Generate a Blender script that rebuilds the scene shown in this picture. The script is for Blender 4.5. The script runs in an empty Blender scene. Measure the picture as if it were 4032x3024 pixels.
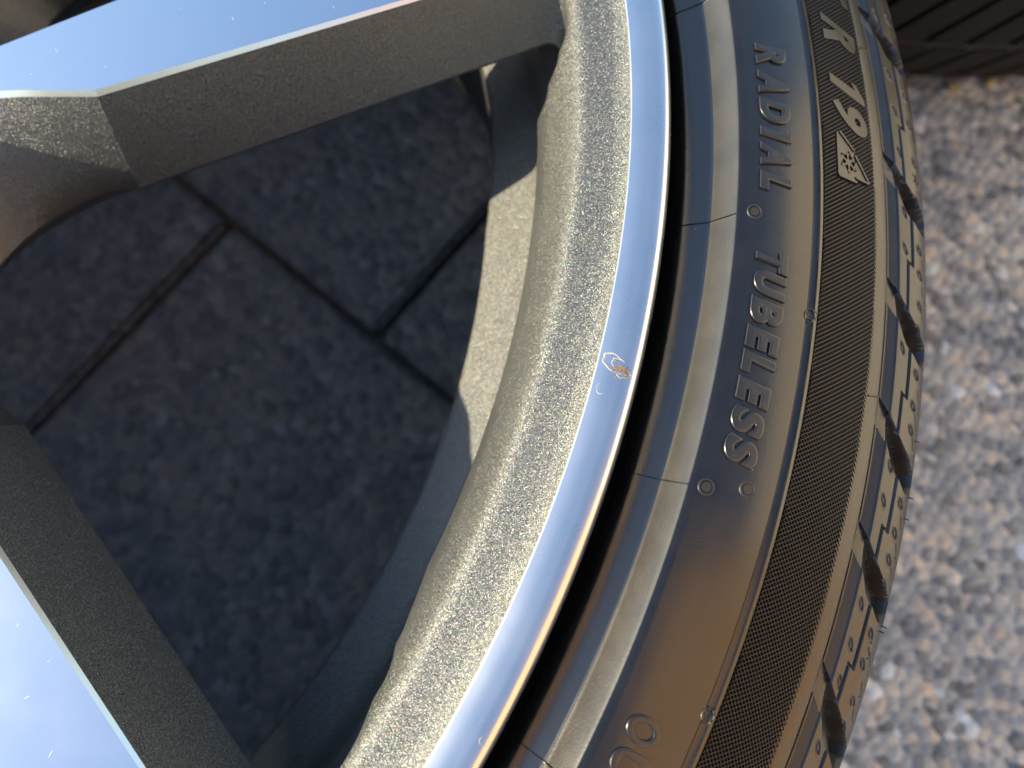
import bpy, bmesh, math, random
import numpy as np
from mathutils import Vector, Matrix

random.seed(7); rng = np.random.default_rng(7)
scn = bpy.context.scene
COL = scn.collection
MM = 0.001
ZL = 225.0            # height of the wheel's lip plane above the paving (mm); all wheel geometry is in mm round the axle, z=0 at the lip
R_ = math.radians

# ------------------------------------------------------------------ camera
cam = bpy.data.cameras.new('camera')
co = bpy.data.objects.new('camera', cam); COL.objects.link(co)
right = Vector((0.994951, 0.0, -0.100361)); down = Vector((-0.027508, -0.961705, -0.272704)); fwd = Vector((-0.096517, 0.274088, -0.956849))
mw = Matrix.Identity(4)
for i in range(3):
    mw[i][0] = right[i]; mw[i][1] = -down[i]; mw[i][2] = -fwd[i]
mw[0][3], mw[1][3], mw[2][3] = 0.239089, -0.108116, (135.309 + ZL) * MM
co.matrix_world = mw
cam.sensor_width = 36.0; cam.lens = 27.036
cam.clip_start = 0.005; cam.clip_end = 2000
cam.dof.use_dof = True; cam.dof.focus_distance = 0.144; cam.dof.aperture_fstop = 12.5
scn.camera = co

# ------------------------------------------------------------------ daylight
SUN_EL, SUN_AZ = R_(25.0), R_(180.0 + 1.5)         # azimuth measured from +X, counter-clockwise: low sun from the left
sd = Vector((math.cos(SUN_EL) * math.cos(SUN_AZ), math.cos(SUN_EL) * math.sin(SUN_AZ), math.sin(SUN_EL)))
w = bpy.data.worlds.new('World'); scn.world = w; w.use_nodes = True
nt = w.node_tree; nt.nodes.clear()
sky = nt.nodes.new('ShaderNodeTexSky'); sky.sky_type = 'NISHITA'; sky.sun_disc = False
sky.sun_elevation = SUN_EL; sky.sun_rotation = math.pi / 2 - SUN_AZ
sky.air_density = 1.3; sky.dust_density = 1.3; sky.ozone_density = 3.0
bg = nt.nodes.new('ShaderNodeBackground'); bg.inputs['Strength'].default_value = 0.080
wo = nt.nodes.new('ShaderNodeOutputWorld')
nt.links.new(sky.outputs[0], bg.inputs[0]); nt.links.new(bg.outputs[0], wo.inputs[0])
sl = bpy.data.lights.new('sun', 'SUN'); sl.energy = 2.9; sl.angle = R_(0.5); sl.color = (1.0, 0.85, 0.58)
so = bpy.data.objects.new('sun', sl); COL.objects.link(so)
so.rotation_euler = sd.to_track_quat('Z', 'Y').to_euler()
scn.view_settings.view_transform = 'Standard'; scn.view_settings.look = 'None'
scn.view_settings.exposure = 1.66; scn.view_settings.gamma = 1.0; scn.view_settings.use_curve_mapping = False
scn.cycles.use_denoising = True

# ------------------------------------------------------------------ materials
def mat(name):
    m = bpy.data.materials.new(name); m.use_nodes = True
    n = m.node_tree; b = n.nodes['Principled BSDF']
    return m, n, b
def N(n, t, **kw):
    x = n.nodes.new(t)
    for k, v in kw.items():
        if k in x.inputs.keys(): x.inputs[k].default_value = v
        else: setattr(x, k, v)
    return x
def L(n, a, b): n.links.new(a, b)
def ramp(n, stops):
    r = n.nodes.new('ShaderNodeValToRGB'); e = r.color_ramp.elements
    while len(e) < len(stops): e.new(0.5)
    for i, (p, c) in enumerate(stops):
        e[i].position = p; e[i].color = (*c, 1) if len(c) == 3 else c
    return r
def coords(n, kind='Object'):
    return n.nodes.new('ShaderNodeTexCoord').outputs[kind]

# wheel paint: grey metallic with flakes
paint, n, b = mat('grey_metallic_paint')
b.inputs['Metallic'].default_value = 0.9
b.inputs['Roughness'].default_value = 0.47
oc = coords(n)
v1 = N(n, 'ShaderNodeTexVoronoi', Scale=11500.0); L(n, oc, v1.inputs['Vector'])
sub = N(n, 'ShaderNodeVectorMath', operation='SUBTRACT'); L(n, v1.outputs['Color'], sub.inputs[0]); sub.inputs[1].default_value = (.5, .5, .5)
sc = N(n, 'ShaderNodeVectorMath', operation='SCALE'); L(n, sub.outputs[0], sc.inputs[0]); sc.inputs['Scale'].default_value = 1.0
geo = n.nodes.new('ShaderNodeNewGeometry')
add = N(n, 'ShaderNodeVectorMath', operation='ADD'); L(n, geo.outputs['Normal'], add.inputs[0]); L(n, sc.outputs[0], add.inputs[1])
nor = N(n, 'ShaderNodeVectorMath', operation='NORMALIZE'); L(n, add.outputs[0], nor.inputs[0])
L(n, nor.outputs[0], b.inputs['Normal'])
hs = N(n, 'ShaderNodeHueSaturation', Color=(0.17, 0.165, 0.155, 1))
mx = N(n, 'ShaderNodeMix', data_type='RGBA'); mx.inputs['Factor'].default_value = 0.10
mx.inputs['A'].default_value = (0.142, 0.149, 0.144, 1); wn = N(n, 'ShaderNodeTexWhiteNoise'); L(n, v1.outputs['Position'], wn.inputs['Vector']); L(n, wn.outputs['Color'], mx.inputs['B'])
L(n, mx.outputs['Result'], b.inputs['Base Color'])
b.inputs['Coat Weight'].default_value = 0.25; b.inputs['Coat Roughness'].default_value = 0.12
L(n, geo.outputs['Normal'], b.inputs['Coat Normal'])

# machined, lacquered aluminium
alu, n, b = mat('machined_aluminium')
b.inputs['Base Color'].default_value = (0.86, 0.88, 0.90, 1); b.inputs['Metallic'].default_value = 1.0
oc = coords(n)
nz = N(n, 'ShaderNodeTexNoise', Scale=90.0, Detail=4.0); L(n, oc, nz.inputs['Vector'])
rr = ramp(n, [(0.35, (0.07,) * 3), (0.7, (0.15,) * 3)]); L(n, nz.outputs['Fac'], rr.inputs[0]); L(n, rr.outputs[0], b.inputs['Roughness'])
sp = N(n, 'ShaderNodeSeparateXYZ'); L(n, oc, sp.inputs[0])
rad = N(n, 'ShaderNodeVectorMath', operation='LENGTH')
cb = N(n, 'ShaderNodeCombineXYZ'); L(n, sp.outputs[0], cb.inputs[0]); L(n, sp.outputs[1], cb.inputs[1]); L(n, cb.outputs[0], rad.inputs[0])
ring = N(n, 'ShaderNodeTexNoise', noise_dimensions='1D', Scale=2600.0, Detail=2.0); ring.inputs['W'].default_value = 0; L(n, rad.outputs['Value'], ring.inputs['W'])
bp = N(n, 'ShaderNodeBump', Strength=0.05, Distance=0.00002); L(n, ring.outputs['Fac'], bp.inputs['Height']); L(n, bp.outputs[0], b.inputs['Normal'])
b.inputs['Coat Weight'].default_value = 0.3; b.inputs['Coat Roughness'].default_value = 0.03

lipm = alu.copy(); lipm.name = 'turned_lip_aluminium'
for q in lipm.node_tree.nodes:
    if q.type == 'VALTORGB': q.color_ramp.elements[0].color = (.27,) * 3 + (1,); q.color_ramp.elements[1].color = (.31,) * 3 + (1,)
    if q.type == 'BUMP': q.inputs['Strength'].default_value = .08
    if q.type == 'BSDF_PRINCIPLED': q.inputs['Base Color'].default_value = (.95, .95, .95, 1); q.inputs['Coat Weight'].default_value = .15
def rubber_mat(name, col, rough, spec, grain=0.25, dust=0.25, dcol=(0.075, 0.065, 0.05)):
    m, n, b = mat(name)
    oc = coords(n)
    a = N(n, 'ShaderNodeTexNoise', Scale=120.0, Detail=6.0, Roughness=0.7); L(n, oc, a.inputs['Vector'])
    r = ramp(n, [(0.42, (0, 0, 0)), (0.75, (dust,) * 3)]); L(n, a.outputs['Fac'], r.inputs[0])
    mx = N(n, 'ShaderNodeMix', data_type='RGBA'); L(n, r.outputs[0], mx.inputs['Factor'])
    mx.inputs['A'].default_value = (*col, 1); mx.inputs['B'].default_value = (*dcol, 1)
    sv = N(n, 'ShaderNodeTexVoronoi', Scale=210.0); L(n, oc, sv.inputs['Vector'])      # stray specks of pale dust
    sw = N(n, 'ShaderNodeTexWhiteNoise'); L(n, sv.outputs['Position'], sw.inputs['Vector'])
    s1_ = N(n, 'ShaderNodeMath', operation='MULTIPLY'); L(n, sw.outputs['Value'], s1_.inputs[0]); s1_.inputs[1].default_value = 0.085
    s2_ = N(n, 'ShaderNodeMath', operation='SUBTRACT'); L(n, s1_.outputs[0], s2_.inputs[0]); s2_.inputs[1].default_value = 0.045
    s3_ = N(n, 'ShaderNodeMath', operation='LESS_THAN'); L(n, sv.outputs['Distance'], s3_.inputs[0]); L(n, s2_.outputs[0], s3_.inputs[1])
    mz = N(n, 'ShaderNodeMix', data_type='RGBA'); L(n, s3_.outputs[0], mz.inputs['Factor']); L(n, mx.outputs['Result'], mz.inputs['A']); mz.inputs['B'].default_value = (.4, .38, .35, 1)
    L(n, mz.outputs['Result'], b.inputs['Base Color'])
    rr = N(n, 'ShaderNodeMapRange'); rr.inputs['To Min'].default_value = rough - .06; rr.inputs['To Max'].default_value = rough + .10
    L(n, a.outputs['Fac'], rr.inputs['Value']); L(n, rr.outputs[0], b.inputs['Roughness'])
    b.inputs['Specular IOR Level'].default_value = spec
    f = N(n, 'ShaderNodeTexNoise', Scale=2600.0, Detail=3.0); L(n, oc, f.inputs['Vector'])
    bp = N(n, 'ShaderNodeBump', Strength=grain, Distance=0.00006); L(n, f.outputs['Fac'], bp.inputs['Height']); L(n, bp.outputs[0], b.inputs['Normal'])
    return m
rubber = rubber_mat('sidewall_rubber', (0.010, 0.0095, 0.0095), 0.20, 1.0, .2, .10)
tread_rubber = rubber_mat('tread_rubber', (0.015, 0.0135, 0.012), 0.31, 1.0, 0.4, 0.2, (0.06, 0.05, 0.04))
knurl_rubber = rubber_mat('knurled_rubber', (0.011, 0.010, 0.010), 0.42, .6, 0.1, 0.12)
vent_rubber = rubber_mat('vent_rubber', (0.02, 0.018, 0.017), 0.5, .8, .3, .3)
worn_rubber = rubber_mat('worn_tread_rubber', (0.012, 0.011, 0.010), 0.62, .35, .6, .25, (0.035, 0.030, 0.025))
strip_rubber = rubber_mat('rim_protector_rubber', (0.03, 0.028, 0.024), 0.30, 1.0, .45, .35)
letter_rubber = rubber_mat('lettering_rubber', (0.012, 0.011, 0.011), 0.30, 1.0, .2, .1)

def stone_mat(name, tint, flat=0.0):
    m, n, b = mat(name)
    oc = coords(n, 'Object'); ob = n.nodes.new('ShaderNodeObjectInfo')
    off = N(n, 'ShaderNodeVectorMath', operation='MULTIPLY_ADD'); L(n, ob.outputs['Random'], off.inputs[0]); off.inputs[1].default_value = (3.1, 7.3, 1.7); L(n, oc, off.inputs[2])
    v = N(n, 'ShaderNodeTexVoronoi', Scale=190.0, Randomness=1.0); L(n, off.outputs[0], v.inputs['Vector'])
    sep = N(n, 'ShaderNodeSeparateColor'); L(n, v.outputs['Color'], sep.inputs[0])
    r = ramp(n, [(0.0, (0.055, 0.055, 0.062)), (0.22, (0.16, 0.155, 0.165)), (0.48, (0.30, 0.27, 0.255)), (0.72, (0.40, 0.34, 0.305)), (0.9, (0.50, 0.36, 0.27)), (1.0, (0.62, 0.60, 0.60))])
    L(n, sep.outputs[0], r.inputs[0])
    v2 = N(n, 'ShaderNodeTexVoronoi', Scale=560.0); L(n, off.outputs[0], v2.inputs['Vector'])
    sep2 = N(n, 'ShaderNodeSeparateColor'); L(n, v2.outputs['Color'], sep2.inputs[0])
    r2 = ramp(n, [(0.0, (0.10, 0.10, 0.11)), (0.5, (0.29, 0.26, 0.245)), (1.0, (0.46, 0.41, 0.38))]); L(n, sep2.outputs[1], r2.inputs[0])
    mx = N(n, 'ShaderNodeMix', data_type='RGBA'); mx.inputs['Factor'].default_value = 0.30; L(n, r.outputs[0], mx.inputs['A']); L(n, r2.outputs[0], mx.inputs['B'])
    z = N(n, 'ShaderNodeTexNoise', Scale=22.0, Detail=5.0); L(n, off.outputs[0], z.inputs['Vector'])
    zr = ramp(n, [(0.3, (0.72, 0.74, 0.78)), (0.7, (1.1, 1.05, 1.0))]); L(n, z.outputs['Fac'], zr.inputs[0])
    mm = N(n, 'ShaderNodeMix', data_type='RGBA', blend_type='MULTIPLY'); mm.inputs['Factor'].default_value = 1.0; L(n, mx.outputs['Result'], mm.inputs['A']); L(n, zr.outputs[0], mm.inputs['B'])
    tt = N(n, 'ShaderNodeMix', data_type='RGBA', blend_type='MULTIPLY'); tt.inputs['Factor'].default_value = 1.0; L(n, mm.outputs['Result'], tt.inputs['A']); tt.inputs['B'].default_value = (*tint, 1)
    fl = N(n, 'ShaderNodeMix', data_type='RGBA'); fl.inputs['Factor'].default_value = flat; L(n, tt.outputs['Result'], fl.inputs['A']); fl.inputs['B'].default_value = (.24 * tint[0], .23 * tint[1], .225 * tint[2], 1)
    L(n, fl.outputs['Result'], b.inputs['Base Color']); b.inputs['Roughness'].default_value = 0.8
    inv = N(n, 'ShaderNodeMath', operation='SUBTRACT'); inv.inputs[0].default_value = 1.0; L(n, v.outputs['Distance'], inv.inputs[1])
    bp = N(n, 'ShaderNodeBump', Strength=0.8, Distance=0.002); L(n, inv.outputs[0], bp.inputs['Height']); L(n, bp.outputs[0], b.inputs['Normal'])
    return m
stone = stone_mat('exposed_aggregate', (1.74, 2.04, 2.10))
shade_toned_stone = stone_mat('shade_toned_paver', (.78, .83, .85), .40)  # paving toned down in colour for the shade inside the wheel
sandm, n, b = mat('joint_sand')
z = N(n, 'ShaderNodeTexNoise', Scale=300.0, Detail=5.0); L(n, coords(n), z.inputs['Vector'])
r = ramp(n, [(0.3, (0.10, 0.085, 0.07)), (0.7, (0.26, 0.22, 0.18))]); L(n, z.outputs['Fac'], r.inputs[0]); L(n, r.outputs[0], b.inputs['Base Color']); b.inputs['Roughness'].default_value = 0.95
def plain(name, col, rough=0.7, metal=0.0):
    m, n, b = mat(name); oc = coords(n)
    z = N(n, 'ShaderNodeTexNoise', Scale=900.0, Detail=3.0); L(n, oc, z.inputs['Vector'])
    r = ramp(n, [(0.3, tuple(c * .7 for c in col)), (0.7, tuple(min(1, c * 1.25) for c in col))]); L(n, z.outputs['Fac'], r.inputs[0])
    L(n, r.outputs[0], b.inputs['Base Color']); b.inputs['Roughness'].default_value = rough; b.inputs['Metallic'].default_value = metal
    return m
chipm = plain('torn_lacquer', (0.30, 0.20, 0.11), 0.5)

# ------------------------------------------------------------------ mesh helpers
def build(name, V, F, material, parent=None, sharp=32.0, zoff=ZL):
    """one mesh object from vertices in mm"""
    V = np.asarray(V, float).reshape(-1, 3).copy(); V[:, 2] += zoff; V *= MM
    me = bpy.data.meshes.new(name); me.from_pydata(V.tolist(), [], F if isinstance(F, list) else F.tolist())
    me.materials.append(material)
    if sharp is not None:
        me.polygons.foreach_set('use_smooth', [True] * len(me.polygons))
        try: me.set_sharp_from_angle(angle=R_(sharp))
        except Exception as e: print('sharp', e)
    me.update()
    o = bpy.data.objects.new(name, me); COL.objects.link(o)
    if parent: o.parent = parent
    return o
def thing(name, label, cat, loc=(0, 0, 0), rz=0.0, group=None):
    o = bpy.data.objects.new(name, None); COL.objects.link(o); o.location = loc; o.rotation_euler = (0, 0, rz)
    o.empty_display_size = 0.05
    o['label'] = label; o['category'] = cat
    if group: o['group'] = group
    return o
def tag(o, label, cat, group=None):
    o['label'] = label; o['category'] = cat
    if group: o['group'] = group
    return o
def grid_faces(nr, nc, wrap=False, flip=False, base=0):
    i, j = np.meshgrid(np.arange(nr - 1), np.arange(nc if wrap else nc - 1), indexing='ij')
    a = i * nc + j; b_ = i * nc + (j + 1) % nc; c = (i + 1) * nc + (j + 1) % nc; d = (i + 1) * nc + j
    f = np.stack([a, b_, c, d], -1).reshape(-1, 4)
    if flip: f = f[:, ::-1]
    return f + base
class Acc:
    def __init__(s): s.V = []; s.F = []; s.n = 0
    def add(s, V, F):
        V = np.asarray(V, float).reshape(-1, 3)
        s.F += [[int(q) + s.n for q in f] for f in F]; s.V.append(V); s.n += len(V)
    def done(s, name, m, parent=None, sharp=32.0): return build(name, np.concatenate(s.V), s.F, m, parent, sharp)
def rounded(pts, rads, seg=6):
    """polyline with corners rounded"""
    out = [np.array(pts[0], float)]
    for i in range(1, len(pts) - 1):
        p0, p, p1 = (np.array(q, float) for q in (pts[i - 1], pts[i], pts[i + 1]))
        rd = rads[i] if i < len(rads) else 0
        if not rd: out.append(p); continue
        a = p0 - p; c = p1 - p; la, lc = np.linalg.norm(a), np.linalg.norm(c); a /= la; c /= lc
        k = min(rd, la * .48, lc * .48)
        for t in np.linspace(0, 1, seg + 1):
            out.append((1 - t) ** 2 * (p + a * k) + 2 * t * (1 - t) * p + t * t * (p + c * k))
    out.append(np.array(pts[-1], float)); return np.array(out)
def lathe(prof, seg=720, t0=0.0, t1=2 * math.pi):
    prof = np.asarray(prof, float); full = abs(t1 - t0 - 2 * math.pi) < 1e-9
    th = np.linspace(t0, t1, seg, endpoint=not full)
    V = np.stack([prof[:, None, 0] * np.cos(th), prof[:, None, 0] * np.sin(th), np.repeat(prof[:, 1:2], len(th), 1)], -1)
    return V.reshape(-1, 3), grid_faces(len(prof), len(th), full)   # outward profile -> normals up
def rotz(V, a):
    V = np.asarray(V, float).copy(); c, s = math.cos(a), math.sin(a); x, y = V[..., 0].copy(), V[..., 1].copy()
    V[..., 0] = c * x - s * y; V[..., 1] = s * x + c * y; return V

# ------------------------------------------------------------------ the paving
pav = bpy.data.objects.new('pavement', None); COL.objects.link(pav); pav['kind'] = 'structure'
gv = [(-300, -300, -0.012), (300, -300, -0.012), (300, 300, -0.012), (-300, 300, -0.012)]
gm = bpy.data.meshes.new('ground'); gm.from_pydata(gv, [], [(0, 1, 2, 3)]); gm.materials.append(sandm)
go = bpy.data.objects.new('ground', gm); COL.objects.link(go); go['kind'] = 'structure'
A0 = np.array([49.0, 92.0]); AX = np.array([0.766, -0.643]); BX = np.array([0.643, 0.766])
slab_cache = {}
def slab(a0, a1, b0, b1, dz=0.0, joint=4.5, m=None):
    m = m or stone
    wa, wb = a1 - a0 - joint, b1 - b0 - joint
    key = (round(wa), round(wb), m.name)
    if key not in slab_cache:
        bm = bmesh.new(); bmesh.ops.create_cube(bm, size=1.0)
        for v in bm.verts: v.co = Vector((v.co.x * wa * MM, v.co.y * wb * MM, v.co.z * 0.05 - 0.025))
        bmesh.ops.bevel(bm, geom=[e for e in bm.edges if e.verts[0].co.z > -.01 or e.verts[1].co.z > -.01], offset=0.0025, segments=2, affect='EDGES')
        me = bpy.data.meshes.new('paving_stone'); bm.to_mesh(me); bm.free(); me.materials.append(m); slab_cache[key] = me
    o = bpy.data.objects.new('paving_stone', slab_cache[key]); COL.objects.link(o); o.parent = pav
    c = A0 + AX * (a0 + a1) / 2 + BX * (b0 + b1) / 2
    o.location = (c[0] * MM, c[1] * MM, dz * MM); o.rotation_euler = (0, 0, math.atan2(AX[1], AX[0]))
    return o
shade_toned = shade_toned_stone
for k in range(7):                 # running bond under the wheel and to the left, shade put into its colour
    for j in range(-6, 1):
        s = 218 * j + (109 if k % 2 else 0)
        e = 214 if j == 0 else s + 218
        slab(s, e, -200 * (k + 1), -200 * k, random.uniform(-1.0, 1.0), m=shade_toned)
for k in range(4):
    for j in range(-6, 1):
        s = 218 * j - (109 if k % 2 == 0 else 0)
        slab(s, s + 218, 200 * k, 200 * (k + 1), random.uniform(-.8, .8), m=shade_toned)
        if j == 0 and k % 2 == 0: slab(109, 214, 200 * k, 200 * (k + 1), 0, m=shade_toned)
for j in range(3):                 # pale aggregate slabs to the right
    for k in range(-3, 3): slab(216 + 650 * j, 866 + 650 * j, -60 + 640 * k + 300 * (j % 2), 580 + 640 * k + 300 * (j % 2), random.uniform(-.5, .5) if j or k else 0)

# ------------------------------------------------------------------ the wheel
wheel = thing('wheel', 'grey alloy wheel with machined spokes and black tyre lying flat on the paving', 'wheel', group='wheels laid flat on the paving')

# rim: painted band outside the windows, ledge and barrel
band = rounded([(241.2, -2.75), (244.2, -2.45), (247.0, -2.0), (248.7, -1.25), (249.65, -0.55)], [0, 1.5, 1.2, .8], 4)
barrel = rounded([(240.5, -9), (239.5, -27), (231, -37), (227.3, -45.5), (214.2, -52.6), (213.0, -53.6), (212.6, -58), (214, -80), (217, -150), (235, -186), (241, -208), (250, -219), (251.5, -222)],
                 [0, 1, 1, 4.5, 1.0, .8, 3, 10, 10, 10, 4, 2], 6)
# window walls ------------------------------------------------------
TL = [None, .03, .13, .22, .45, .72, 1.0]
RIMR = [241.2, 239.9, 238.9, 237.6, 235.2, 232.3, 229.2, 229.5, 231.5, 232.5]
RIMZ = [-2.75, -2.9, -3.5, -5.2, -9.6, -16.2, -23.0, -24.4, -25.4, -27.0]
def window(u1, m1, d1, dr1, u2, m2, d2, dr2, apt, apb, zo, rho, bev, nrim=60, pocket=0):
    """column grid (levels x columns x 3) of one window's wall and the column ranges of its sections; d = top offset of the two straight sides, dr = draft"""
    u1, m1, u2, m2 = (np.array(q, float) for q in (u1, m1, u2, m2))
    cen = np.array(apb)[:, :2].mean(0)
    levels = []
    for l in range(10):
        t = (0.0 if l == 0 else TL[l]) if l < 7 else 1.0
        back = -bev if l == 0 else (0 if l < 7 else (-.5, -4.0, -9.0)[l - 7])
        dz = 0.0 if l < 7 else (-1.3, -2.4, -10.0)[l - 7]
        e1 = d1 + dr1 * t + back; e2 = d2 + dr2 * t + back
        R = max(RIMR[l], pocket) ; rh = rho
        def rim_r(g, ga, gb):          # the turned chamfer is cut away in pockets beside the spokes
            if not pocket: return RIMR[l]
            q_ = (math.degrees(g) + 180) % 360 - 180
            return max(RIMR[l], np.interp(q_, [-34.7, -33.2, -31.3, -28.7, -26.0, .6, 1.5, 2.5, 3.5, 4.2], [237.2, 236.2, 234.6, 230.5, 229.2, 229.2, 231.9, 235.3, 237.3, 237.6]))
        def fil(u, m, d):
            k = math.sqrt((R - rh) ** 2 - (d + rh) ** 2); c = m * (d + rh) + u * k
            return c, c - m * rh, c / np.linalg.norm(c) * R
        c1, p1, q1 = fil(u1, m1, e1); c2, p2, q2 = fil(u2, m2, e2)
        ap = []
        for a, bb in zip(apt, apb):
            p = np.array(a) * (1 - t) + np.array(bb) * t
            dirv = p[:2] - cen; dirv /= np.linalg.norm(dirv) + 1e-9
            p[:2] -= dirv * back * (1 if 0 else 1)
            if l == 0: p[2] = 0.0
            p[2] += dz; ap.append(p)
        # first / last apex points sit on the side lines exactly
        for (ix, u, m, e) in ((0, u1, m1, e1), (-1, u2, m2, e2)):
            s = ap[ix][:2] @ u; ap[ix][:2] = u * s + m * e
        def zc(p): return 0.0 if l == 0 else zo * t + dz
        row = []
        n1 = 14
        for k in range(n1):                      # straight side 1, outer end first
            f = k / n1; p = p1 * (1 - f) + ap[0][:2] * f; z = zc(0) * (1 - f) + ap[0][2] * f; row.append((*p, z))
        s1 = len(row)
        row += [tuple(p) for p in ap]; s2 = len(row)
        for k in range(1, n1 + 1):
            f = k / n1; p = ap[-1][:2] * (1 - f) + p2 * f; z = ap[-1][2] * (1 - f) + zc(0) * f; row.append((*p, z))
        s3 = len(row); nf = 10
        def arc(c, a, q, n, za, zb, skip):
            A = math.atan2(*(a - c)[::-1]); B = math.atan2(*(q - c)[::-1]); D = (B - A + math.pi) % (2 * math.pi) - math.pi
            for k in range(1, n + 1):
                f = k / n; g = A + D * f; s_ = f * f * (3 - 2 * f); row.append((c[0] + rh * math.cos(g), c[1] + rh * math.sin(g), za * (1 - s_) + zb * s_))
        arc(c2, p2, q2, nf, zc(0), RIMZ[l], 0); s4 = len(row)
        A = math.atan2(q2[1], q2[0]); B = math.atan2(q1[1], q1[0]); D = (B - A) % (2 * math.pi)
        ga, gb = A, B
        for k in range(1, nrim + 1):
            g = A + D * k / nrim; q_ = rim_r(g, ga, gb); row.append((q_ * math.cos(g), q_ * math.sin(g), RIMZ[l]))
        s5 = len(row)
        tmp = len(row); A = math.atan2(*(q1 - c1)[::-1]); B = math.atan2(*(p1 - c1)[::-1]); D = (B - A + math.pi) % (2 * math.pi) - math.pi
        for k in range(1, nf + 1):
            f = k / nf; g = A + D * f; s_ = f * f * (3 - 2 * f); row.append((c1[0] + rh * math.cos(g), c1[1] + rh * math.sin(g), RIMZ[l] * (1 - s_) + zc(0) * s_))
        levels.append(row)
    G = np.array(levels); nC = G.shape[1]
    return G, dict(s1=s1, s2=s2, s3=s3, s4=s4, s5=s5, n=nC)
def cat(pts, n=5):
    P = np.array(pts, float); out = []
    for i in range(len(P) - 1):
        p0, p1, p2, p3 = P[max(i - 1, 0)], P[i], P[i + 1], P[min(i + 2, len(P) - 1)]
        for t in np.arange(n) / n:
            out.append(.5 * (2 * p1 + (p2 - p0) * t + (2 * p0 - 5 * p1 + 4 * p2 - p3) * t * t + (3 * p1 - p0 - 3 * p2 + p3) * t ** 3))
    out.append(P[-1]); return out
a1 = R_(14.6); a2 = R_(-47.5)
E1u = (math.cos(a1), math.sin(a1)); E1m = (math.sin(a1), -math.cos(a1))
E2u = (math.cos(a2), math.sin(a2)); E2m = (-math.sin(a2), math.cos(a2))
apt = [(133, 0, -.6), (122, 1.0, -.6), (110, 1.8, -.6), (95, 0, -.6), (82, -6, -.6), (74, -16, -.6), (72, -26, -.6), (75, -38, -.6), (83, -49, -.6), (92, -57, -.6), (102, -65, -.6), (112, -72, -.6)]
apb = [(127.5, -7.0, -28), (120, -8.0, -26.5), (108, -12.5, -28), (98, -19.5, -29), (92, -26.5, -29.5), (88.5, -33, -30), (87.5, -40, -30), (88.5, -47, -30), (92, -54, -29), (97, -59.5, -28), (103, -64, -26.5), (110, -69, -25)]
apt = [apt[0]] + cat(apt[1:-1], 3) + [apt[-1]]; apb = [apb[0]] + cat(apb[1:-1], 3) + [apb[-1]]
G1, S1 = window(E1u, E1m, 33.3, 5.6, E2u, E2m, 28.9, 6.0, apt, apb, -18.5, 4.0, .40, 200, 237.6)
# narrow window inside a spoke pair
b1 = R_(21.0); b2 = R_(18.1)
U1u = (math.cos(b2), math.sin(b2)); U1m = (math.sin(b2), -math.cos(b2))      # side next to the other spoke of the pair
U2u = (math.cos(b1), math.sin(b1)); U2m = (-math.sin(b1), math.cos(b1))      # side next to the upper edge of this spoke
ax = R_(19.55); axd = np.array([math.cos(ax), math.sin(ax)]); axn = np.array([-math.sin(ax), math.cos(ax)])
nst, nsb = [], []
for k in range(13):
    g = math.pi / 2 + math.pi * k / 12
    c_, s_ = math.cos(g), math.sin(g)
    nst.append((*(axd * (104 + 22 * c_) + axn * 23.0 * s_), -.6)); nsb.append((*(axd * (117 + 17 * c_) + axn * 18.0 * s_), -28))
G2, S2 = window(U1u, U1m, -24.6, 5.0, U2u, U2m, -24.6, 5.0, nst, nsb, -18.5, 9.0, .7, 16)

def sect(G, c0, c1, l0, l1):
    g = G[l0:l1 + 1, c0:c1 + 1]; return g.reshape(-1, 3), grid_faces(g.shape[0], g.shape[1])
def roll(G, k): return np.roll(G, k, axis=1)
# columns closed by appending the first column
G1c = np.concatenate([G1, G1[:, :1]], 1); G2c = np.concatenate([G2, G2[:, :1]], 1)
def wall_side(acc, Gc, S, side, l0, l1, rot=0.0):
    if side == 1: parts = [(0, S['s1']), (S['s5'] - 1, S['n'])]
    else: parts = [(S['s2'] - 1, S['s4'] - 1)]
    for c0, c1 in parts:
        v, f = sect(Gc, c0, c1, l0, l1); acc.add(rotz(v, rot), f)
hub_acc = Acc(); rim_acc = Acc(); lip = None
T72 = R_(72)
for k in range(5):
    for Gc, S in ((G1c, S1), (G2c, S2)):
        v, f = sect(Gc, S['s1'], S['s2'] - 1, 1, 9); hub_acc.add(rotz(v, k * T72), f)
        v, f = sect(Gc, S['s4'] - 1, S['s5'] - 1, 0, 9); rim_acc.add(rotz(v, k * T72), f)
v, f = lathe(band, 900); rim_acc.add(v, f)
v, f = lathe(barrel[::-1], 900)
tt_ = (np.degrees(np.arctan2(v[:, 1], v[:, 0])) + 5) % 72 - 5            # the ledge stands in a little where it runs under a spoke
k_ = np.clip((tt_ + 3) / 10, 0, 1) * (tt_ < 20) * (v[:, 2] > -62) * np.clip((226 - np.hypot(v[:, 0], v[:, 1])) / 11, 0, 1)
v[:, :2] *= (1 + 2.6 * k_ / 213)[:, None]; rim_acc.add(v, f)
rim = rim_acc.done('rim', paint, wheel, 40)
barrel_shade = plain('shade_toned_barrel', (.035, .034, .033), .7); rim.data.materials.append(barrel_shade)  # lower barrel coloured dark so less light bounces onto the stones inside
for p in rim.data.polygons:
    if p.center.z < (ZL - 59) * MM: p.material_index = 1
v, f = lathe([(2, -3), (20, -3), (27, -3.2), (29, -5), (33, -5.5), (34, -.8), (36, -.1), (60, -.1), (74, -.1)], 180); hub_acc.add(v, f)
hub = hub_acc.done('hub', paint, wheel, 40)
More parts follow.
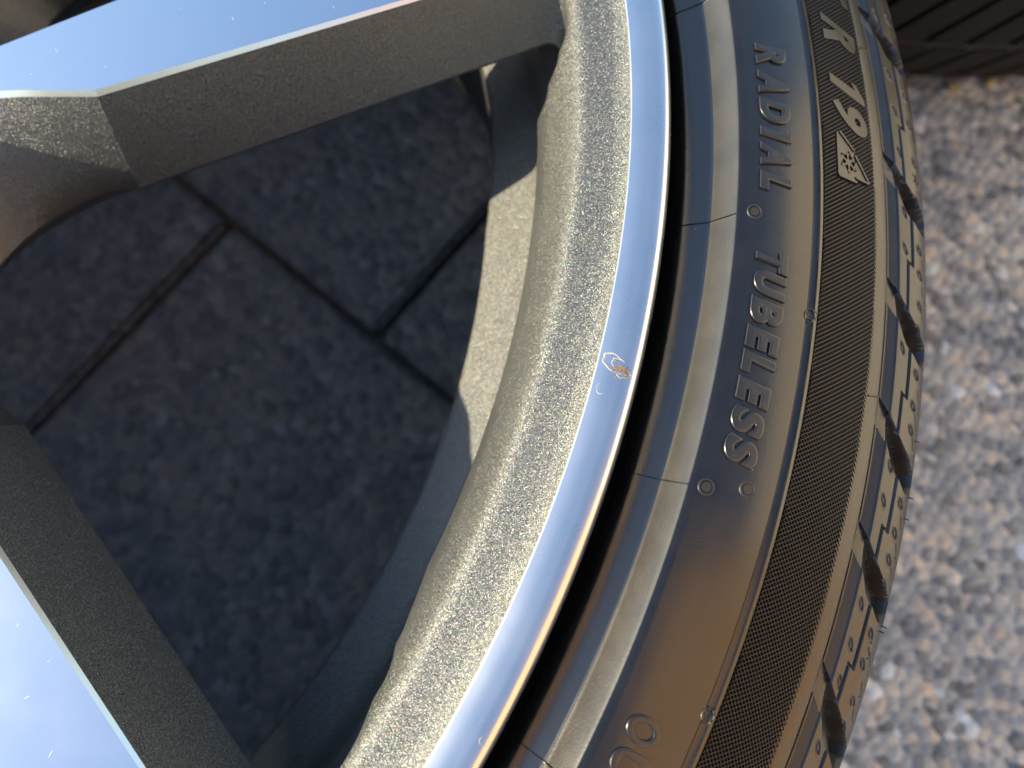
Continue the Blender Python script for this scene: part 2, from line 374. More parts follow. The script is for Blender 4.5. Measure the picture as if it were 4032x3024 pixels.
# polished lip
lipp = rounded([(249.65, -0.55), (249.9, -0.15), (252.2, 0.22), (255.2, 0.30), (257.1, -0.15), (258.0, -1.5), (257.6, -4.0), (255.5, -6.5), (253, -8)], [0, .2, 1.5, 1.6, 1.0, 1.0, 1.5, 2], 7)
v, f = lathe(lipp, 1440); lip = build('polished_lip', v, f, lipm, rim, 60)

# spokes: side walls in paint, machined face as a child
def face_fill(outline):
    bm = bmesh.new(); vs = [bm.verts.new(p) for p in outline]; fc = bm.faces.new(vs)
    bmesh.ops.triangulate(bm, faces=[fc], ngon_method='BEAUTY')
    bm.normal_update()
    V = [tuple(v.co) for v in bm.verts]; F = []
    for f_ in bm.faces:
        ix = [v.index for v in f_.verts]
        F.append(ix if f_.normal.z > 0 else ix[::-1])
    bm.free(); return V, F
def clean(pts):
    out = [pts[0]]
    for p in pts[1:]:
        if math.dist(p, out[-1]) > 1e-3: out.append(p)
    return out
mid1 = (S1['s1'] + S1['s2']) // 2; mid2 = (S2['s1'] + S2['s2']) // 2
# spoke with big-window side 1 (lower edge) and narrow-window side 2 (upper edge)
wa = Acc(); wall_side(wa, G1c, S1, 1, 1, 9); wall_side(wa, G2c, S2, 2, 1, 9)
bigA = [tuple(p) for p in G1c[0, S1['s5'] - 1:S1['n']]] + [tuple(p) for p in G1c[0, :mid1 + 1]]
narA = [tuple(p) for p in G2c[0, mid2:S2['s4']]]
angb = math.atan2(narA[-1][1], narA[-1][0]); anga = math.atan2(bigA[0][1], bigA[0][0])
rimarc = [(241.2 * math.cos(angb + (anga - angb) * t), 241.2 * math.sin(angb + (anga - angb) * t), -2.75) for t in np.linspace(0.1, .9, 9)]
h0 = math.atan2(bigA[-1][1], bigA[-1][0]); h1 = math.atan2(narA[0][1], narA[0][0])
hubarc = [(70 * math.cos(h0 + (h1 - h0) * t), 70 * math.sin(h0 + (h1 - h0) * t), 0.0) for t in np.linspace(0, 1, 10)]
fV, fF = face_fill(clean(bigA + hubarc + narA + rimarc))
fa = Acc(); fa.add(fV, fF)
for c0, c1 in ((0, mid1), (S1['s5'] - 1, S1['n'])): v, f = sect(G1c, c0, c1, 0, 1); fa.add(v, f)
v, f = sect(G2c, mid2, S2['s4'] - 1, 0, 1); fa.add(v, f)
spA = wa.done('spoke', paint, wheel, 32); fcA = fa.done('machined_face', alu, spA, 12)
# its mirror partner: big-window side 2 and narrow-window side 1 (of the next pair round)
wb_ = Acc(); wall_side(wb_, G1c, S1, 2, 1, 9); wall_side(wb_, G2c, S2, 1, 1, 9, -T72)
bigB = [tuple(p) for p in G1c[0, mid1:S1['s4']]]
G2r = rotz(G2c, -T72)
narB = [tuple(p) for p in G2r[0, S2['s5'] - 1:S2['n']]] + [tuple(p) for p in G2r[0, :mid2 + 1]]
anga = math.atan2(bigB[-1][1], bigB[-1][0]); angb = math.atan2(narB[0][1], narB[0][0])
rimarc = [(241.2 * math.cos(anga + (angb - anga) * t), 241.2 * math.sin(anga + (angb - anga) * t), -2.75) for t in np.linspace(0.1, .9, 9)]
h0 = math.atan2(narB[-1][1], narB[-1][0]); h1 = math.atan2(bigB[0][1], bigB[0][0])
hubarc = [(70 * math.cos(h0 + (h1 - h0) * t), 70 * math.sin(h0 + (h1 - h0) * t), 0.0) for t in np.linspace(0, 1, 10)]
fV, fF = face_fill(clean(bigB + rimarc + narB + hubarc))
fb = Acc(); fb.add(fV, fF)
v, f = sect(G1c, mid1, S1['s4'] - 1, 0, 1); fb.add(v, f)
for c0, c1 in ((0, mid2), (S2['s5'] - 1, S2['n'])): v, f = sect(G2r, c0, c1, 0, 1); fb.add(v, f)
spB = wb_.done('spoke', paint, wheel, 32); fcB = fb.done('machined_face', alu, spB, 12)
for fc in (fcA, fcB):              # the turned edge of each face is rougher than the face
    fc.data.materials.append(lipm)
    for p in fc.data.polygons:
        if p.normal.z < .97: p.material_index = 1
def copy_part(o, parent, rz=0.0):
    c = o.copy(); COL.objects.link(c); c.parent = parent; c.rotation_euler = (0, 0, rz); return c
for k in range(1, 5):
    for s_, fc in ((spA, fcA), (spB, fcB)):
        c = copy_part(s_, wheel, k * T72); copy_part(fc, c)

scr = plain('bright_scratch', (.62, .66, .70), .35)
def scratch(parent, x, y, ln, ang, wd=.09):
    c, s_ = math.cos(R_(ang)), math.sin(R_(ang)); P = []
    for t, o in ((-.5, 0), (-.2, -.5), (.3, -.45), (.5, 0), (.25, .5), (-.25, .45)): P.append((x + t * ln * c - o * wd * s_, y + t * ln * s_ + o * wd * c, .012))
    build('scratch', P, [[0, 1, 2, 3, 4, 5]], scr, parent, None)
for x, y, ln, ang in ((163, 17, 1.3, -62), (122, 12, 1.8, -50), (179, 23.5, 1.5, -70), (134.5, 6.5, .7, -40), (150, 21, .6, 10), (186, 18, .9, -55), (117, 6, .6, -30), (170, 20.5, .5, 80)): scratch(spA, x, y, ln, ang)
for x, y, ln, ang in ((140, -124, 1.2, 30), (146, -133, 1.6, 62), (136, -112, 1.0, 70), (143, -118, .7, 15), (133, -128, 1.3, 40), (149, -141, 1.0, 66), (157, -140, .6, 58)): scratch(spB, x, y, ln, ang, .13)
# ------------------------------------------------------------------ the tyre
tp_in = rounded([(254.5, -15), (258.0, -13.0), (259.7, -8.8), (260.9, -7.3), (266.6, -4.95), (270.5, -1.2), (271.0, -0.8), (272.2, -0.78), (276.2, -1.62), (281.3, -3.15), (286.0, -5.0), (286.25, -5.5), (287.35, -5.75), (287.6, -5.35), (288.2, -5.85)],
                [0, 1.5, 1.5, 1.2, .8, .35, .35, .5, 2.4, 2.4, .05, .08, .08, .06], 6)
tex0 = rounded([(288.2, -5.85), (292.5, -8.3), (297.5, -11.8), (301.3, -14.9)], [0, 4, 4], 8)       # surface of the knurled zone
bandp = rounded([(301.3, -14.9), (303.9, -17.0), (304.15, -17.9), (304.4, -18.1)], [0, .2, .1], 3)
shp = rounded([(304.4, -17.95), (306.8, -18.3), (307.0, -18.45), (310.6, -21.4), (313.2, -23.2), (315.0, -25.6), (316.3, -29.3), (317.8, -36), (319.2, -46), (320, -62)], [0, .1, .1, 2, 1.5, 1.2, 2, 4, 5], 6)
floorp = [(304.4, -18.1), (305.5, -22), (308.5, -26.5), (311.5, -33), (314, -44), (315.5, -62)]
class Prof:
    def __init__(s, P):
        s.P = np.array(P); d = np.linalg.norm(np.diff(s.P, axis=0), axis=1); s.s = np.r_[0, np.cumsum(d)]; s.len = s.s[-1]
    def at(s, q):
        q = np.clip(np.asarray(q, float), 0, s.len)
        r = np.interp(q, s.s, s.P[:, 0]); z = np.interp(q, s.s, s.P[:, 1])
        e = .12; qa, qb = np.clip(q - e, 0, s.len), np.clip(q + e, 0, s.len)
        dr = np.interp(qb, s.s, s.P[:, 0]) - np.interp(qa, s.s, s.P[:, 0]); dz = np.interp(qb, s.s, s.P[:, 1]) - np.interp(qa, s.s, s.P[:, 1])
        n_ = np.hypot(dr, dz); return r, z, -dz / n_, dr / n_      # normal (nr, nz), up/outward
    def put(s, th, q, h):
        r, z, nr, nz = s.at(q); rr_ = r + nr * h; return np.stack([rr_ * np.cos(th), rr_ * np.sin(th), z + nz * h], -1)
Psw = Prof(tp_in); Ptx = Prof(tex0); Psh = Prof(shp)
def mirror(P): return [(r, -224.8 - z) for r, z in P][::-1]
tbase = list(map(tuple, tp_in)) + [(288.3, -6.4)] + [(r - .33, z - .72) for r, z in map(tuple, tex0)][1:-1] + list(map(tuple, bandp)) + floorp[1:]
low = [(r, z) for r, z in list(map(tuple, tp_in)) + list(map(tuple, tex0))[1:] + list(map(tuple, bandp))[1:] + list(map(tuple, shp))[1:-2] + [(316.5, -46), (316.5, -62)]]
tprof = tbase + [(316.0, -112)] + mirror(low)
v, f = lathe(tprof, 1080)
tyre = build('tyre', v, f, rubber, wheel, 30)
tyre.data.materials.append(strip_rubber); tyre.data.materials.append(tread_rubber)
for p in tyre.data.polygons:
    q = math.hypot(p.center.x, p.center.y) / MM
    if p.center.z > (ZL - 8) * MM and 266.5 < q < 271.05: p.material_index = 1
    elif q > 301.2: p.material_index = 2

# knurled diamond zone as one mesh (tens of thousands of pits)
def knurl(t_lo, t_hi, cA, cB):
    """raised criss-cross ribs with pyramid pits between them"""
    ribA, ribB = R_(37), R_(-48)      # the two rib directions against the radial direction
    Ls = Ptx.len; r0 = 294.5
    gA = np.array([math.sin(ribA), -math.cos(ribA)]); gB = np.array([math.sin(ribB), -math.cos(ribB)])   # normals of rib families in (s, arc) space
    M = np.array([gA / cA, gB / cB]); Mi = np.linalg.inv(M)
    arc0, arc1 = R_(t_lo) * r0, R_(t_hi) * r0
    cor = np.array([M @ np.array([s_, a_]) for s_ in (0, Ls) for a_ in (arc0, arc1)])
    i0, j0 = np.floor(cor.min(0)).astype(int) - 1; i1, j1 = np.ceil(cor.max(0)).astype(int) + 1
    I, J = np.meshgrid(np.arange(i0, i1), np.arange(j0, j1), indexing='ij'); I = I.ravel(); J = J.ravel()
    C = (np.stack([I + .5, J + .5], -1)) @ Mi.T
    ok = (C[:, 0] > .25) & (C[:, 0] < Ls - .25) & (C[:, 1] > arc0) & (C[:, 1] < arc1); I, J, C = I[ok], J[ok], C[ok]
    loc = []
    e = .5; w_ = .5 - .085; v_ = .5 - .085
    for (a_, b_, h) in [(-e, -e, 0), (e, -e, 0), (e, e, 0), (-e, e, 0), (-w_, -v_, 0), (w_, -v_, 0), (w_, v_, 0), (-w_, v_, 0), (-.22, -.22, -.6), (.22, -.22, -.6), (.22, .22, -.6), (-.22, .22, -.6)]:
        q = np.stack([I + .5 + a_, J + .5 + b_], -1) @ Mi.T
        s_ = np.clip(q[:, 0], 0, Ls); loc.append(Ptx.put(q[:, 1] / r0, s_, np.full(len(s_), h)))
    V = np.stack(loc, 1)
    nv = V.shape[1]
    q = []
    for k in range(4):
        k2 = (k + 1) % 4; q.append((k, k2, 4 + k2, 4 + k)); q.append((4 + k, 4 + k2, 8 + k2, 8 + k))
    q.append((8, 9, 10, 11)); q = np.array(q)
    F = (np.arange(len(I))[:, None, None] * nv + q[None]).reshape(-1, 4)
    # keep faces turned up
    V = V.reshape(-1, 3); a, b_, c = V[F[0, 0]], V[F[0, 1]], V[F[0, 2]]
    if np.cross(b_ - a, c - a)[2] < 0: F = F[:, ::-1]
    return V, F
v, f = knurl(-34, 9, .76, .66)
kn = build('knurled_band', v, f, knurl_rubber, tyre, None); kn['kind'] = 'stuff'
v, f = lathe([(r + .02, z + .02) for r, z in map(tuple, tex0)], 900, R_(9), R_(326)); build('knurled_band', v, f, knurl_rubber, tyre, 30)

# raised lettering -------------------------------------------------
def glyph_mesh(ch, bold, extr, bev):
    cu = bpy.data.curves.new('glyph', 'FONT'); cu.body = ch; cu.size = 1.0; cu.offset = bold; cu.extrude = extr; cu.bevel_depth = bev; cu.bevel_resolution = 1; cu.resolution_u = 5
    o = bpy.data.objects.new('glyph', cu); COL.objects.link(o)
    dg = bpy.context.evaluated_depsgraph_get(); me = o.evaluated_get(dg).to_mesh()
    V = np.array([v.co[:] for v in me.vertices]); F = [list(p.vertices) for p in me.polygons]
    o.evaluated_get(dg).to_mesh_clear(); bpy.data.objects.remove(o); bpy.data.curves.remove(cu)
    return V, F
def place_letter(ch, prof, th_deg, s0, wid, hei, rise, shear=.17, bold=.03, name='letter', m=rubber, bev=.025, sink=.15):
    V, F = glyph_mesh(ch, bold, .05, bev)
    mn, mx_ = V.min(0), V.max(0); 
    x = (V[:, 0] - (mn[0] + mx_[0]) / 2) / (mx_[0] - mn[0]) * wid; y = (V[:, 1] - mn[1]) / (mx_[1] - mn[1]) * hei
    zt = (V[:, 2] - mn[2]) / (mx_[2] - mn[2]); x = x + shear * (y - hei / 2)
    s_ = s0 + y; r, z, nr, nz = prof.at(s_); th = R_(th_deg) - x / r
    P = prof.put(th, s_, -sink + zt * (rise + sink))
    o = build(name, P, F, m, tyre, 35); return o
def s_of(prof, r): return float(np.interp(r, prof.P[:, 0], prof.s)) if prof is not Psw else float(np.interp(r, prof.P[40:, 0], prof.s[40:]))
sA = s_of(Psw, 275.1)
for ch, th, wd in (('R', -.19, 4.9), ('A', -1.57, 5.2), ('D', -2.87, 5.0), ('I', -3.92, 1.9), ('A', -4.98, 5.0), ('L', -6.16, 3.8),
                   ('T', -9.52, 4.3), ('U', -10.52, 4.8), ('B', -11.72, 4.8), ('E', -12.86, 4.2), ('L', -13.86, 4.0), ('E', -14.95, 4.2), ('S', -16.07, 4.8), ('S', -17.2, 4.8)):
    place_letter(ch, Psw, th, sA, wd, 6.6, .6, .16, .022, name='letter', m=letter_rubber, bev=.05)
for ch, th, wd in (('O', -27.45, 4.7), ('U', -28.65, 4.7), ('T', -29.75, 4.3), ('S', -30.8, 4.6)): place_letter(ch, Psw, th, sA - .1, wd, 6.3, .5, .05, -.01, m=letter_rubber, bev=.05)
sK = Ptx.len * .22
place_letter('R', Ptx, 1.8, sK, 7.0, 10.4, .24, .30, .04, 'letter', tread_rubber, .01, .3)
for ch, th, wd in (('5', 4.45, 6.8), ('3', 6.0, 6.8), ('9', -2.02, 6.3)): place_letter(ch, Ptx, th, sK, wd, 10.6, .24, .26, .03, 'digit', tread_rubber, .01, .3)

# mountain with snowflake emblem on the knurled band
def curve_plate(polys, extr, cyc=True):
    cu = bpy.data.curves.new('c', 'CURVE'); cu.dimensions = '2D'; cu.fill_mode = 'BOTH'; cu.extrude = extr
    for P in polys:
        sp_ = cu.splines.new('POLY'); sp_.points.add(len(P) - 1); sp_.use_cyclic_u = True
        for q, p in zip(sp_.points, P): q.co = (*p, 0, 1)
    o = bpy.data.objects.new('c', cu); COL.objects.link(o); dg = bpy.context.evaluated_depsgraph_get(); me = o.evaluated_get(dg).to_mesh()
    V = np.array([v.co[:] for v in me.vertices]); F = [list(p.vertices) for p in me.polygons]
    o.evaluated_get(dg).to_mesh_clear(); bpy.data.objects.remove(o); bpy.data.curves.remove(cu); return V, F
def plate_on(prof, th_deg, s_mid, polys, rise, sink, name, m, parent):
    V, F = curve_plate(polys, .5); zt = V[:, 2] + .5
    s_ = s_mid + V[:, 1]; r, z, nr, nz = prof.at(s_); th = R_(th_deg) - V[:, 0] / r
    return build(name, prof.put(th, s_, -sink + zt * (rise + sink)), F, m, parent, 35)
def star(ra, arms=6, wid=.28, br=.55):
    """a snowflake outline as one polygon"""
    pts = []
    for k in range(arms):
        g = 2 * math.pi * k / arms + .1
        for (t, o) in ((.22, -wid), (.55, -wid * .6), (.70, -br), (.86, -br), (.78, -wid * .6), (1, -wid * .6), (1, wid * .6), (.78, wid * .6), (.86, br), (.70, br), (.55, wid * .6), (.22, wid)):
            x, y = t * ra, o * ra * .5; pts.append((x * math.cos(g) - y * math.sin(g), x * math.sin(g) + y * math.cos(g)))
    return pts
h_ = 2.6
plate_on(Ptx, -.72, sK + 5.3, [[(x + h_ * y / 10.6 - h_ / 2, y - 5.3) for x, y in ((-1.1, 0), (1.1, 0), (1.1, 10.6), (-.5, 10.6), (-2.7, 8.3), (-2.7, 6.4), (-1.1, 7.6))]], .24, .3, 'digit', tread_rubber, tyre)
# (x along the reading direction, y outward)
mount = [(-5.1, -3.6), (-5.0, -4.4), (5.0, -4.4), (5.1, .8), (4.1, .4), (4.0, 4.6), (-1.2, .3), (-1.9, .6)]
hole = [(1.2 + (2.2 + .45 * math.cos(6 * t)) * math.cos(t), -1.35 + (2.2 + .45 * math.cos(6 * t)) * math.sin(t)) for t in np.linspace(0, 2 * math.pi, 61)[:-1]]
em = plate_on(Ptx, -4.0, Ptx.len * .52, [mount, hole], .26, .3, 'mountain_emblem', tread_rubber, tyre)
def child_of(o, p): o.parent = p; return o
child_of(plate_on(Ptx, -4.0, Ptx.len * .52, [[(x + 1.2, y - 1.35) for x, y in star(2.55, 6, .22, .42)]], .24, .3, 'snowflake', tread_rubber, tyre), em)
for seg in (((-5.2, -3.7), (-1.95, .45)), ((-1.0, .55), (4.05, 4.75)), ((5.1, -4.4), (5.15, .8)), ((4.15, .5), (4.1, 4.6))):
    (x0, y0), (x1, y1) = seg; L_ = math.hypot(x1 - x0, y1 - y0); nx, ny = -(y1 - y0) / L_ * .22, (x1 - x0) / L_ * .22
    child_of(plate_on(Ptx, -4.0, Ptx.len * .52, [[(x0 - nx, y0 - ny), (x1 - nx, y1 - ny), (x1 + nx, y1 + ny), (x0 + nx, y0 + ny)]], .5, .3, 'emblem_edge', tread_rubber, tyre), em)

# round vent marks and moulding lines
def vent(prof, th, s_, ra, rise=.22):
    P = [(0.01, rise * .5), (ra * .60, rise * .5), (ra * .68, -.10), (ra * .78, -.10), (ra * .84, rise * .8), (ra * 1.02, rise * .8), (ra * 1.08, .0), (ra * 1.15, -.12)]
    g = np.linspace(0, 2 * math.pi, 28, endpoint=False)
    V = []
    for rr_, h in P:
        sx = s_ + rr_ * np.cos(g); r, z, _, _ = prof.at(sx); V.append(prof.put(R_(th) + rr_ * np.sin(g) / r, sx, np.full(len(g), h)))
    return build('vent_mark', np.concatenate(V), grid_faces(len(P), len(g), True), vent_rubber, tyre, 20)
for th, r in ((-7.54, 274.4), (-18.87, 274.1), (-18.44, 281.1)): vent(Psw, th, s_of(Psw, r), 1.45)
for th in (-11.26, -26.08): vent(Psw, th, s_of(Psw, 286.8), 1.4, .3)
def ridge(prof, th, s0, s1, wid, rise, skew=0.0, name='mould_line'):
    ss = np.linspace(s0, s1, 40); V = []
    for o_, h in ((-wid, -.05), (-wid * .3, rise), (wid * .3, rise), (wid, -.05)):
        r, z, _, _ = prof.at(ss); V.append(prof.put(R_(th) + (o_ + skew * (ss - s0)) / r, ss, np.full(len(ss), h)))
    return build(name, np.concatenate(V), grid_faces(4, len(ss), False, True), rubber, tyre, 45)
s_ridge = float(np.interp(270.9, tp_in[:45, 0], Psw.s[:45])) if True else 0
for th in (3.5, -7.74, -18.98, -30.1): ridge(Psw, th, Psw.s[8], s_ridge, .17, .3)
Pbd = Prof(bandp)
for th, q in ((1.9, .2), (-13.3, .2), (-29.2, .2)): ridge(Pbd, th, 0.1, 3.2, .28, .22, .25)

# shoulder blocks: every lug between two scooped grooves is a part
SH = Psh.len
GS = [9.6, 2.75, -4.46, -9.99, -14.88, -19.57, -24.65, -29.9, -35.1]      # groove centres in the photograph (degrees)
def gcent(th, s_): 
    q = np.minimum(s_, 20); return R_(th) + (-(q - 6.2) * .92 + .03 * (q - 6.2) ** 2 * (q < 14)) / 310.0
def block(th_hi, th_lo, nu, marks, fine=True):
    ss = np.r_[np.linspace(0, 14.5, 105 if fine else 20), np.linspace(15.5, SH, 14 if fine else 6)]
    uu = np.linspace(0, 1, nu)
    S_, U_ = np.meshgrid(ss, uu, indexing='ij')
    T = gcent(th_hi, S_) * (1 - U_) + gcent(th_lo, S_) * U_
    W = (gcent(th_hi, S_) - gcent(th_lo, S_)) * 310.0; DU = U_ * W; DL = (1 - U_) * W      # mm from the groove above / below
    w0 = 3.0 + .9 * np.exp(-((S_ - 7) / 4.0) ** 2) - .02 * S_
    def sm(x, a, b_): t = np.clip((x - a) / (b_ - a), 0, 1); return t * t * (3 - 2 * t)
    wob = .35 * np.sin(S_ * 1.3 + .5)
    eu = w0 + wob - DU            # inside the groove below its upper lug: > 0 near u = 0
    el = w0 - DL                  # inside the groove at the lower end of this lug
    t_ = np.where(DU < DL, (w0 + DU) / (2 * w0 + wob), el / (2 * w0))      # 0 at the sharp wall of the upper lug, 1 where the scoop runs out
    t_ = np.clip(t_, 0, 1)
    ins = np.maximum(sm(eu, 0, .30), sm(el, 0, .35))
    D_ = np.minimum(3.4, .5 + .27 * S_) * (1 - .80 * t_ ** 1.3)
    cut = ins
    h = -D_ * ins
    # stepped line groove
    uj = rng.uniform(.42, .62); sl_ = np.where(U_ < uj, 7.4 + rng.uniform(-.2, .2), 7.4 - 1.5 * sm(U_, uj, uj + .04))
    h -= .62 * np.exp(-((S_ - sl_) / .42) ** 6) * (1 - cut)
    # flat strip slightly recessed with a rough floor
    h -= .22 * (1 - sm(S_, 2.35, 2.6)) * sm(S_, .05, .3) * (1 - cut)
    h += .10 * np.exp(-((S_ - 2.75) / .16) ** 2) * (1 - cut)
    for kind, s0, u0, a_, b_ in marks:
        dx = (S_ - s0); dy = (U_ - u0) * W
        if kind == 'o':
            d = np.hypot(dx, dy * .85); h += (-.32 * np.exp(-((d - .62) / .2) ** 2) + .06 * np.exp(-(d / .4) ** 4) + .10 * np.exp(-((d - .95) / .13) ** 2)) * (1 - cut)
        else:                                   # a short cut: direction a_, length b_
            ca, sa = math.cos(a_), math.sin(a_); al = dx * ca + dy * sa; ac = -dx * sa + dy * ca
            h -= .42 * np.exp(-(ac / .17) ** 2) * np.exp(-(al / (b_ / 2)) ** 6) * (1 - cut)
    h += .03 * np.sin(T * 9000 + S_ * 3) * np.sin(S_ * 7) * (S_ < 2.3)
    r, z, nr, nz = Psh.at(S_)
    # no folding where the profile turns: displace along the normal, soft limit
    P = np.stack([(r + nr * h) * np.cos(T), (r + nr * h) * np.sin(T), z + nz * h], -1)
    return P.reshape(-1, 3), grid_faces(len(ss), nu, False, True)
for i in range(len(GS) - 1):
    mk = []
    for u0 in (.22, .50, .80): mk.append(('o', 4.7 + rng.uniform(-.2, .2), u0 + rng.uniform(-.04, .04), 0, 0)) if rng.random() < .75 else None
    for u0 in (.26, .47, .70, .9): mk.append(('o', 9.7 + rng.uniform(-.3, .3), u0 + rng.uniform(-.03, .03), 0, 0))
    for u0 in (.36, .56, .74): mk.append(('c', 11.4 + rng.uniform(-.3, .3), u0, R_(55 + rng.uniform(-10, 10)), 2.4))
    mk += [('c', 12.2, .60, R_(-40), 1.2)]
    if i == 1:     # small snowflake cut into this lug
        for g in (0, 60, 120): mk.append(('c', 10.4, .78, R_(g + 20), 3.0))
    if i == 5:
        for q in range(4): mk.append(('c', 10.1 + .15 * q, .24 + .05 * q, R_(35 + 90 * (q % 2)), 1.3))
    v, f = block(GS[i], GS[i + 1], 260, mk)
    build('tread_block', v, f, tread_rubber, tyre, 50)
v, f = block(0, -5.2, 30, [], False)
plain_block = build('tread_block', v, f, tread_rubber, tyre, 50)
nrem = 60; t_a, t_b = 9.6, 360 - 35.1; step = (t_b - t_a) / 60
plain_block.rotation_euler = (0, 0, R_(t_a + 5.2))
for k in range(1, 60):
    c = copy_part(plain_block, tyre, R_(t_a + 5.2 + step * k))
# rows of lugs round the tread, down to the paving
def lug(z0, z1, w_deg, slant, prof_r0, prof_r1, base=312.0):
    zs = np.linspace(z0, z1, 7); V = []; nn = 5
    for lay in range(2):
        for zz, t in zip(zs, np.linspace(0, 1, 7)):
            ro = prof_r0 + (prof_r1 - prof_r0) * t ** 2 if lay else base
            for k in range(nn):
                th = R_(w_deg * (k / (nn - 1) - .5) + slant * (t - .5)); V.append((ro * math.cos(th), ro * math.sin(th), zz))
    F = [list(q) for q in grid_faces(7, nn, False, False, 35)]
    idx = lambda i, k, l: l * 35 + i * nn + k
    for i in range(6):
        F.append([idx(i, 0, 0), idx(i, 0, 1), idx(i + 1, 0, 1), idx(i + 1, 0, 0)]); F.append([idx(i, nn - 1, 0), idx(i + 1, nn - 1, 0), idx(i + 1, nn - 1, 1), idx(i, nn - 1, 1)])
    for k in range(nn - 1):
        F.append([idx(0, k, 0), idx(0, k + 1, 0), idx(0, k + 1, 1), idx(0, k, 1)]); F.append([idx(6, k, 0), idx(6, k, 1), idx(6, k + 1, 1), idx(6, k + 1, 0)])
    return V, F
rows = [(-64, -84, 4.6, 3.2, 320, 320.5), (-88, -136, 4.5, -4.5, 320.5, 320.5), (-140, -174, 2.55, -4.2, 320.5, 320.2), (-179, -207, 2.5, -3.8, 319.8, 312.5)]
lugs = []
for (z0, z1, wd, sl2, ra, rb) in rows:
    v, f = lug(z0, z1, wd, sl2, ra, rb); lugs.append(build('tread_block', v, f, worn_rubber, tyre, 40))
lugsteps = [5.2, 5.2, 3.2, 3.2]
def ring_lugs(parent, centre, half):
    for lg, st in zip(lugs, lugsteps):
        for k in range(-int(half / st), int(half / st) + 1):
            if parent is tyre and k == 0 : lg.rotation_euler = (0, 0, R_(centre)); continue
            copy_part(lg, parent, R_(centre + st * k))
ring_lugs(tyre, -8.0, 40)
# rubber whiskers on the edge of the tread
for th, s_ in ((-14.1, 12.6), (-16.2, 13.4), (-17.0, 13.2), (-20.9, 13.2), (-21.1, 12.8)):
    b0 = Psh.put(R_(th), s_, 0.0); b1 = Psh.put(R_(th - .03), s_, .75 + .3 * rng.random())
    ax_ = b1 - b0; u = np.cross(ax_, (0, 0, 1)); u /= np.linalg.norm(u); w_ = np.cross(ax_ / np.linalg.norm(ax_), u)
    V = [b0 + .16 * (u * math.cos(g) + w_ * math.sin(g)) for g in np.linspace(0, 2 * math.pi, 6, endpoint=False)] + [b1 + .09 * (u * math.cos(g) + w_ * math.sin(g)) for g in np.linspace(0, 2 * math.pi, 6, endpoint=False)]
    build('rubber_whisker', V, [list(q) for q in grid_faces(2, 6, True)] + [[6, 7, 8, 9, 10, 11]], tread_rubber, tyre, 40)

# kerb scuff on the polished lip: a lifted lacquer rim with torn brown fibres
Plip = Prof(lipp)
def s_lip(r): return float(np.interp(r, Plip.P[:45, 0][:np.argmax(Plip.P[:, 0])], Plip.s[:np.argmax(Plip.P[:, 0])]))
lacq = plain('lifted_lacquer', (.46, .42, .37), .3)
def blister(th, r, la, lb, rot, rise, m=lacq, name='lacquer_chip', arc=(1.2, 6.0)):
    g = np.linspace(arc[0], arc[1], 48); V = []
    for k, (q, h) in enumerate(((1.10, -.01), (1.04, rise), (.99, rise * .9), (.93, -.02))):
        wob = 1 + .08 * np.sin(3 * g + 1) + .05 * np.sin(7 * g)
        x = q * la * np.cos(g) * wob; y = q * lb * np.sin(g) * wob
        sx = s_lip(r) + x * math.cos(rot) - y * math.sin(rot); ty = x * math.sin(rot) + y * math.cos(rot)
        V.append(Plip.put(R_(th) + ty / 254.0, sx, np.full(len(g), h)))
    return build(name, np.concatenate(V), grid_faces(4, len(g)), m, rim, 50)
blister(-15.15, 253.4, 2.9, 1.35, R_(-25), .06)
blister(-15.45, 254.9, 1.3, .95, R_(-15), .08, arc=(4.0, 7.2))
blister(-15.2, 253.9, 1.7, .8, R_(-40), .05, arc=(2.0, 4.4))
blister(-16.3, 251.9, .9, 1.0, 0, .03, arc=(2.2, 5.2))
blister(-30.45, 256.2, .8, .6, .3, .07)
fa_ = Acc()
for k in range(34):
    th = R_(-15.3 + rng.normal(0, .15)); s_ = s_lip(254.4) + rng.normal(0, .85); an = rng.uniform(-.9, .6); ln = rng.uniform(.5, 1.5)
    pts = []
    for t in np.linspace(-.5, .5, 4):
        pts.append(((th + math.sin(an) * ln * t / 254), s_ + math.cos(an) * ln * t, .10 * (1 - 4 * t * t) + .02))
    V = []
    for t_, q, h in pts:
        for o_ in (-.07, .07): V.append(Plip.put(t_ + math.cos(an) * o_ / 254, q - math.sin(an) * o_, h))
    fa_.add(np.array(V), grid_faces(4, 2))
fib = fa_.done('torn_fibres', chipm, rim, 60)

# ------------------------------------------------------------------ the second wheel, mostly out of frame at the top right
w2 = thing('wheel', 'second wheel behind, only the dark tread of its tyre showing in the top right corner', 'wheel', (0.455, 0.451, 0), 0.0, 'wheels laid flat on the paving')
ty2 = copy_part(tyre, w2)
for k in range(65): copy_part(plain_block, ty2, R_(360 / 65 * k))
ring_lugs(ty2, -97.0, 42)
rm2 = copy_part(rim, w2, R_(31)); copy_part(lip, rm2); copy_part(hub, w2, R_(31))
for k in range(5):
    for s_, fc in ((spA, fcA), (spB, fcB)):
        c = copy_part(s_, w2, R_(31) + k * T72); copy_part(fc, c)

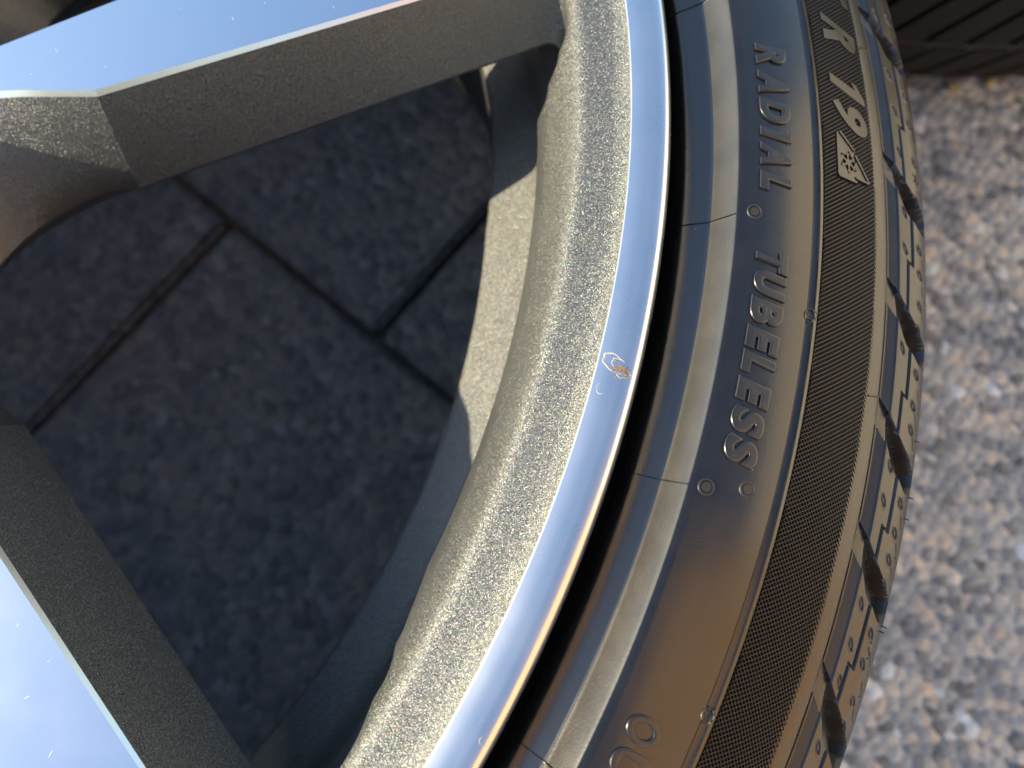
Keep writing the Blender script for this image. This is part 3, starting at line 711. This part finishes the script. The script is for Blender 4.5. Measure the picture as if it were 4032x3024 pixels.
# walls added out of view to mirror in rubber and lip and warm the shade
def box(name, x0, x1, y0, y1, z1, m, parent=None, z0=-.01):
    bm = bmesh.new(); bmesh.ops.create_cube(bm, size=1.0)
    for v in bm.verts: v.co = Vector((x0 + (v.co.x + .5) * (x1 - x0), y0 + (v.co.y + .5) * (y1 - y0), z0 + (v.co.z + .5) * (z1 - z0)))
    me = bpy.data.meshes.new(name); bm.to_mesh(me); bm.free(); me.materials.append(m)
    o = bpy.data.objects.new(name, me); COL.objects.link(o)
    if parent: o.parent = parent
    return o
bricks, n, b = mat('brown_brick')
bt = N(n, 'ShaderNodeTexBrick', Scale=1.0); bt.inputs['Brick Width'].default_value = .22; bt.inputs['Row Height'].default_value = .075; bt.inputs['Mortar Size'].default_value = .008
bt.inputs['Color1'].default_value = (.36, .18, .09, 1); bt.inputs['Color2'].default_value = (.46, .26, .13, 1); bt.inputs['Mortar'].default_value = (.45, .40, .32, 1)
mpp = N(n, 'ShaderNodeMapping'); mpp.inputs['Rotation'].default_value = (0, math.pi / 2, math.pi / 2); L(n, coords(n), mpp.inputs['Vector']); L(n, mpp.outputs[0], bt.inputs['Vector']); L(n, bt.outputs[0], b.inputs['Base Color']); b.inputs['Roughness'].default_value = .9
hw = box('added_brick_wall', 1.75, 2.0, -7, -.42, 3.3, bricks)
tag(hw, 'unseen brown brick wall added to mirror in the lower part of the sidewall', 'house wall')
render_m = plain('cream_render', (.62, .56, .48), .9)
gw = box('added_cream_wall', 1.82, 2.0, -.42, 1.1, 1.45, render_m)
tag(gw, 'unseen cream rendered wall added to mirror along the outer edge of the lip', 'garden wall')
# pebbles lying at the foot of the second wheel
for (x, y, sz, col, lab) in (
        (399.5, 150.5, 3.2, (.50, .27, .13), 'small orange pebble on the paving closest to the tread of the near tyre'),
        (429.5, 146.0, 3.4, (.42, .36, .17), 'small greenish yellow pebble lying farthest out from the foot of the second tyre'),
        (439.5, 152.0, 3.0, (.55, .40, .32), 'small pale pink pebble touching the foot of the second tyre'),
        (447.5, 147.5, 3.0, (.50, .38, .18), 'small straw yellow pebble beside the pale pink one, nearest the right edge')):
    bm = bmesh.new(); bmesh.ops.create_icosphere(bm, subdivisions=2, radius=sz * MM)
    for v in bm.verts: v.co = Vector((v.co.x * (1 + .25 * math.sin(x + v.co.y * 900)), v.co.y * .8, v.co.z * .7)) * (1 + .10 * rng.normal())
    me = bpy.data.meshes.new('pebble'); bm.to_mesh(me); bm.free(); me.materials.append(plain('pebble_stone', col, .7))
    o = bpy.data.objects.new('pebble', me); COL.objects.link(o); o.location = (x * MM, y * MM, sz * .62 * MM); o.rotation_euler = (0, 0, x)
    tag(o, lab, 'pebble', 'pebbles at the foot of the second tyre')
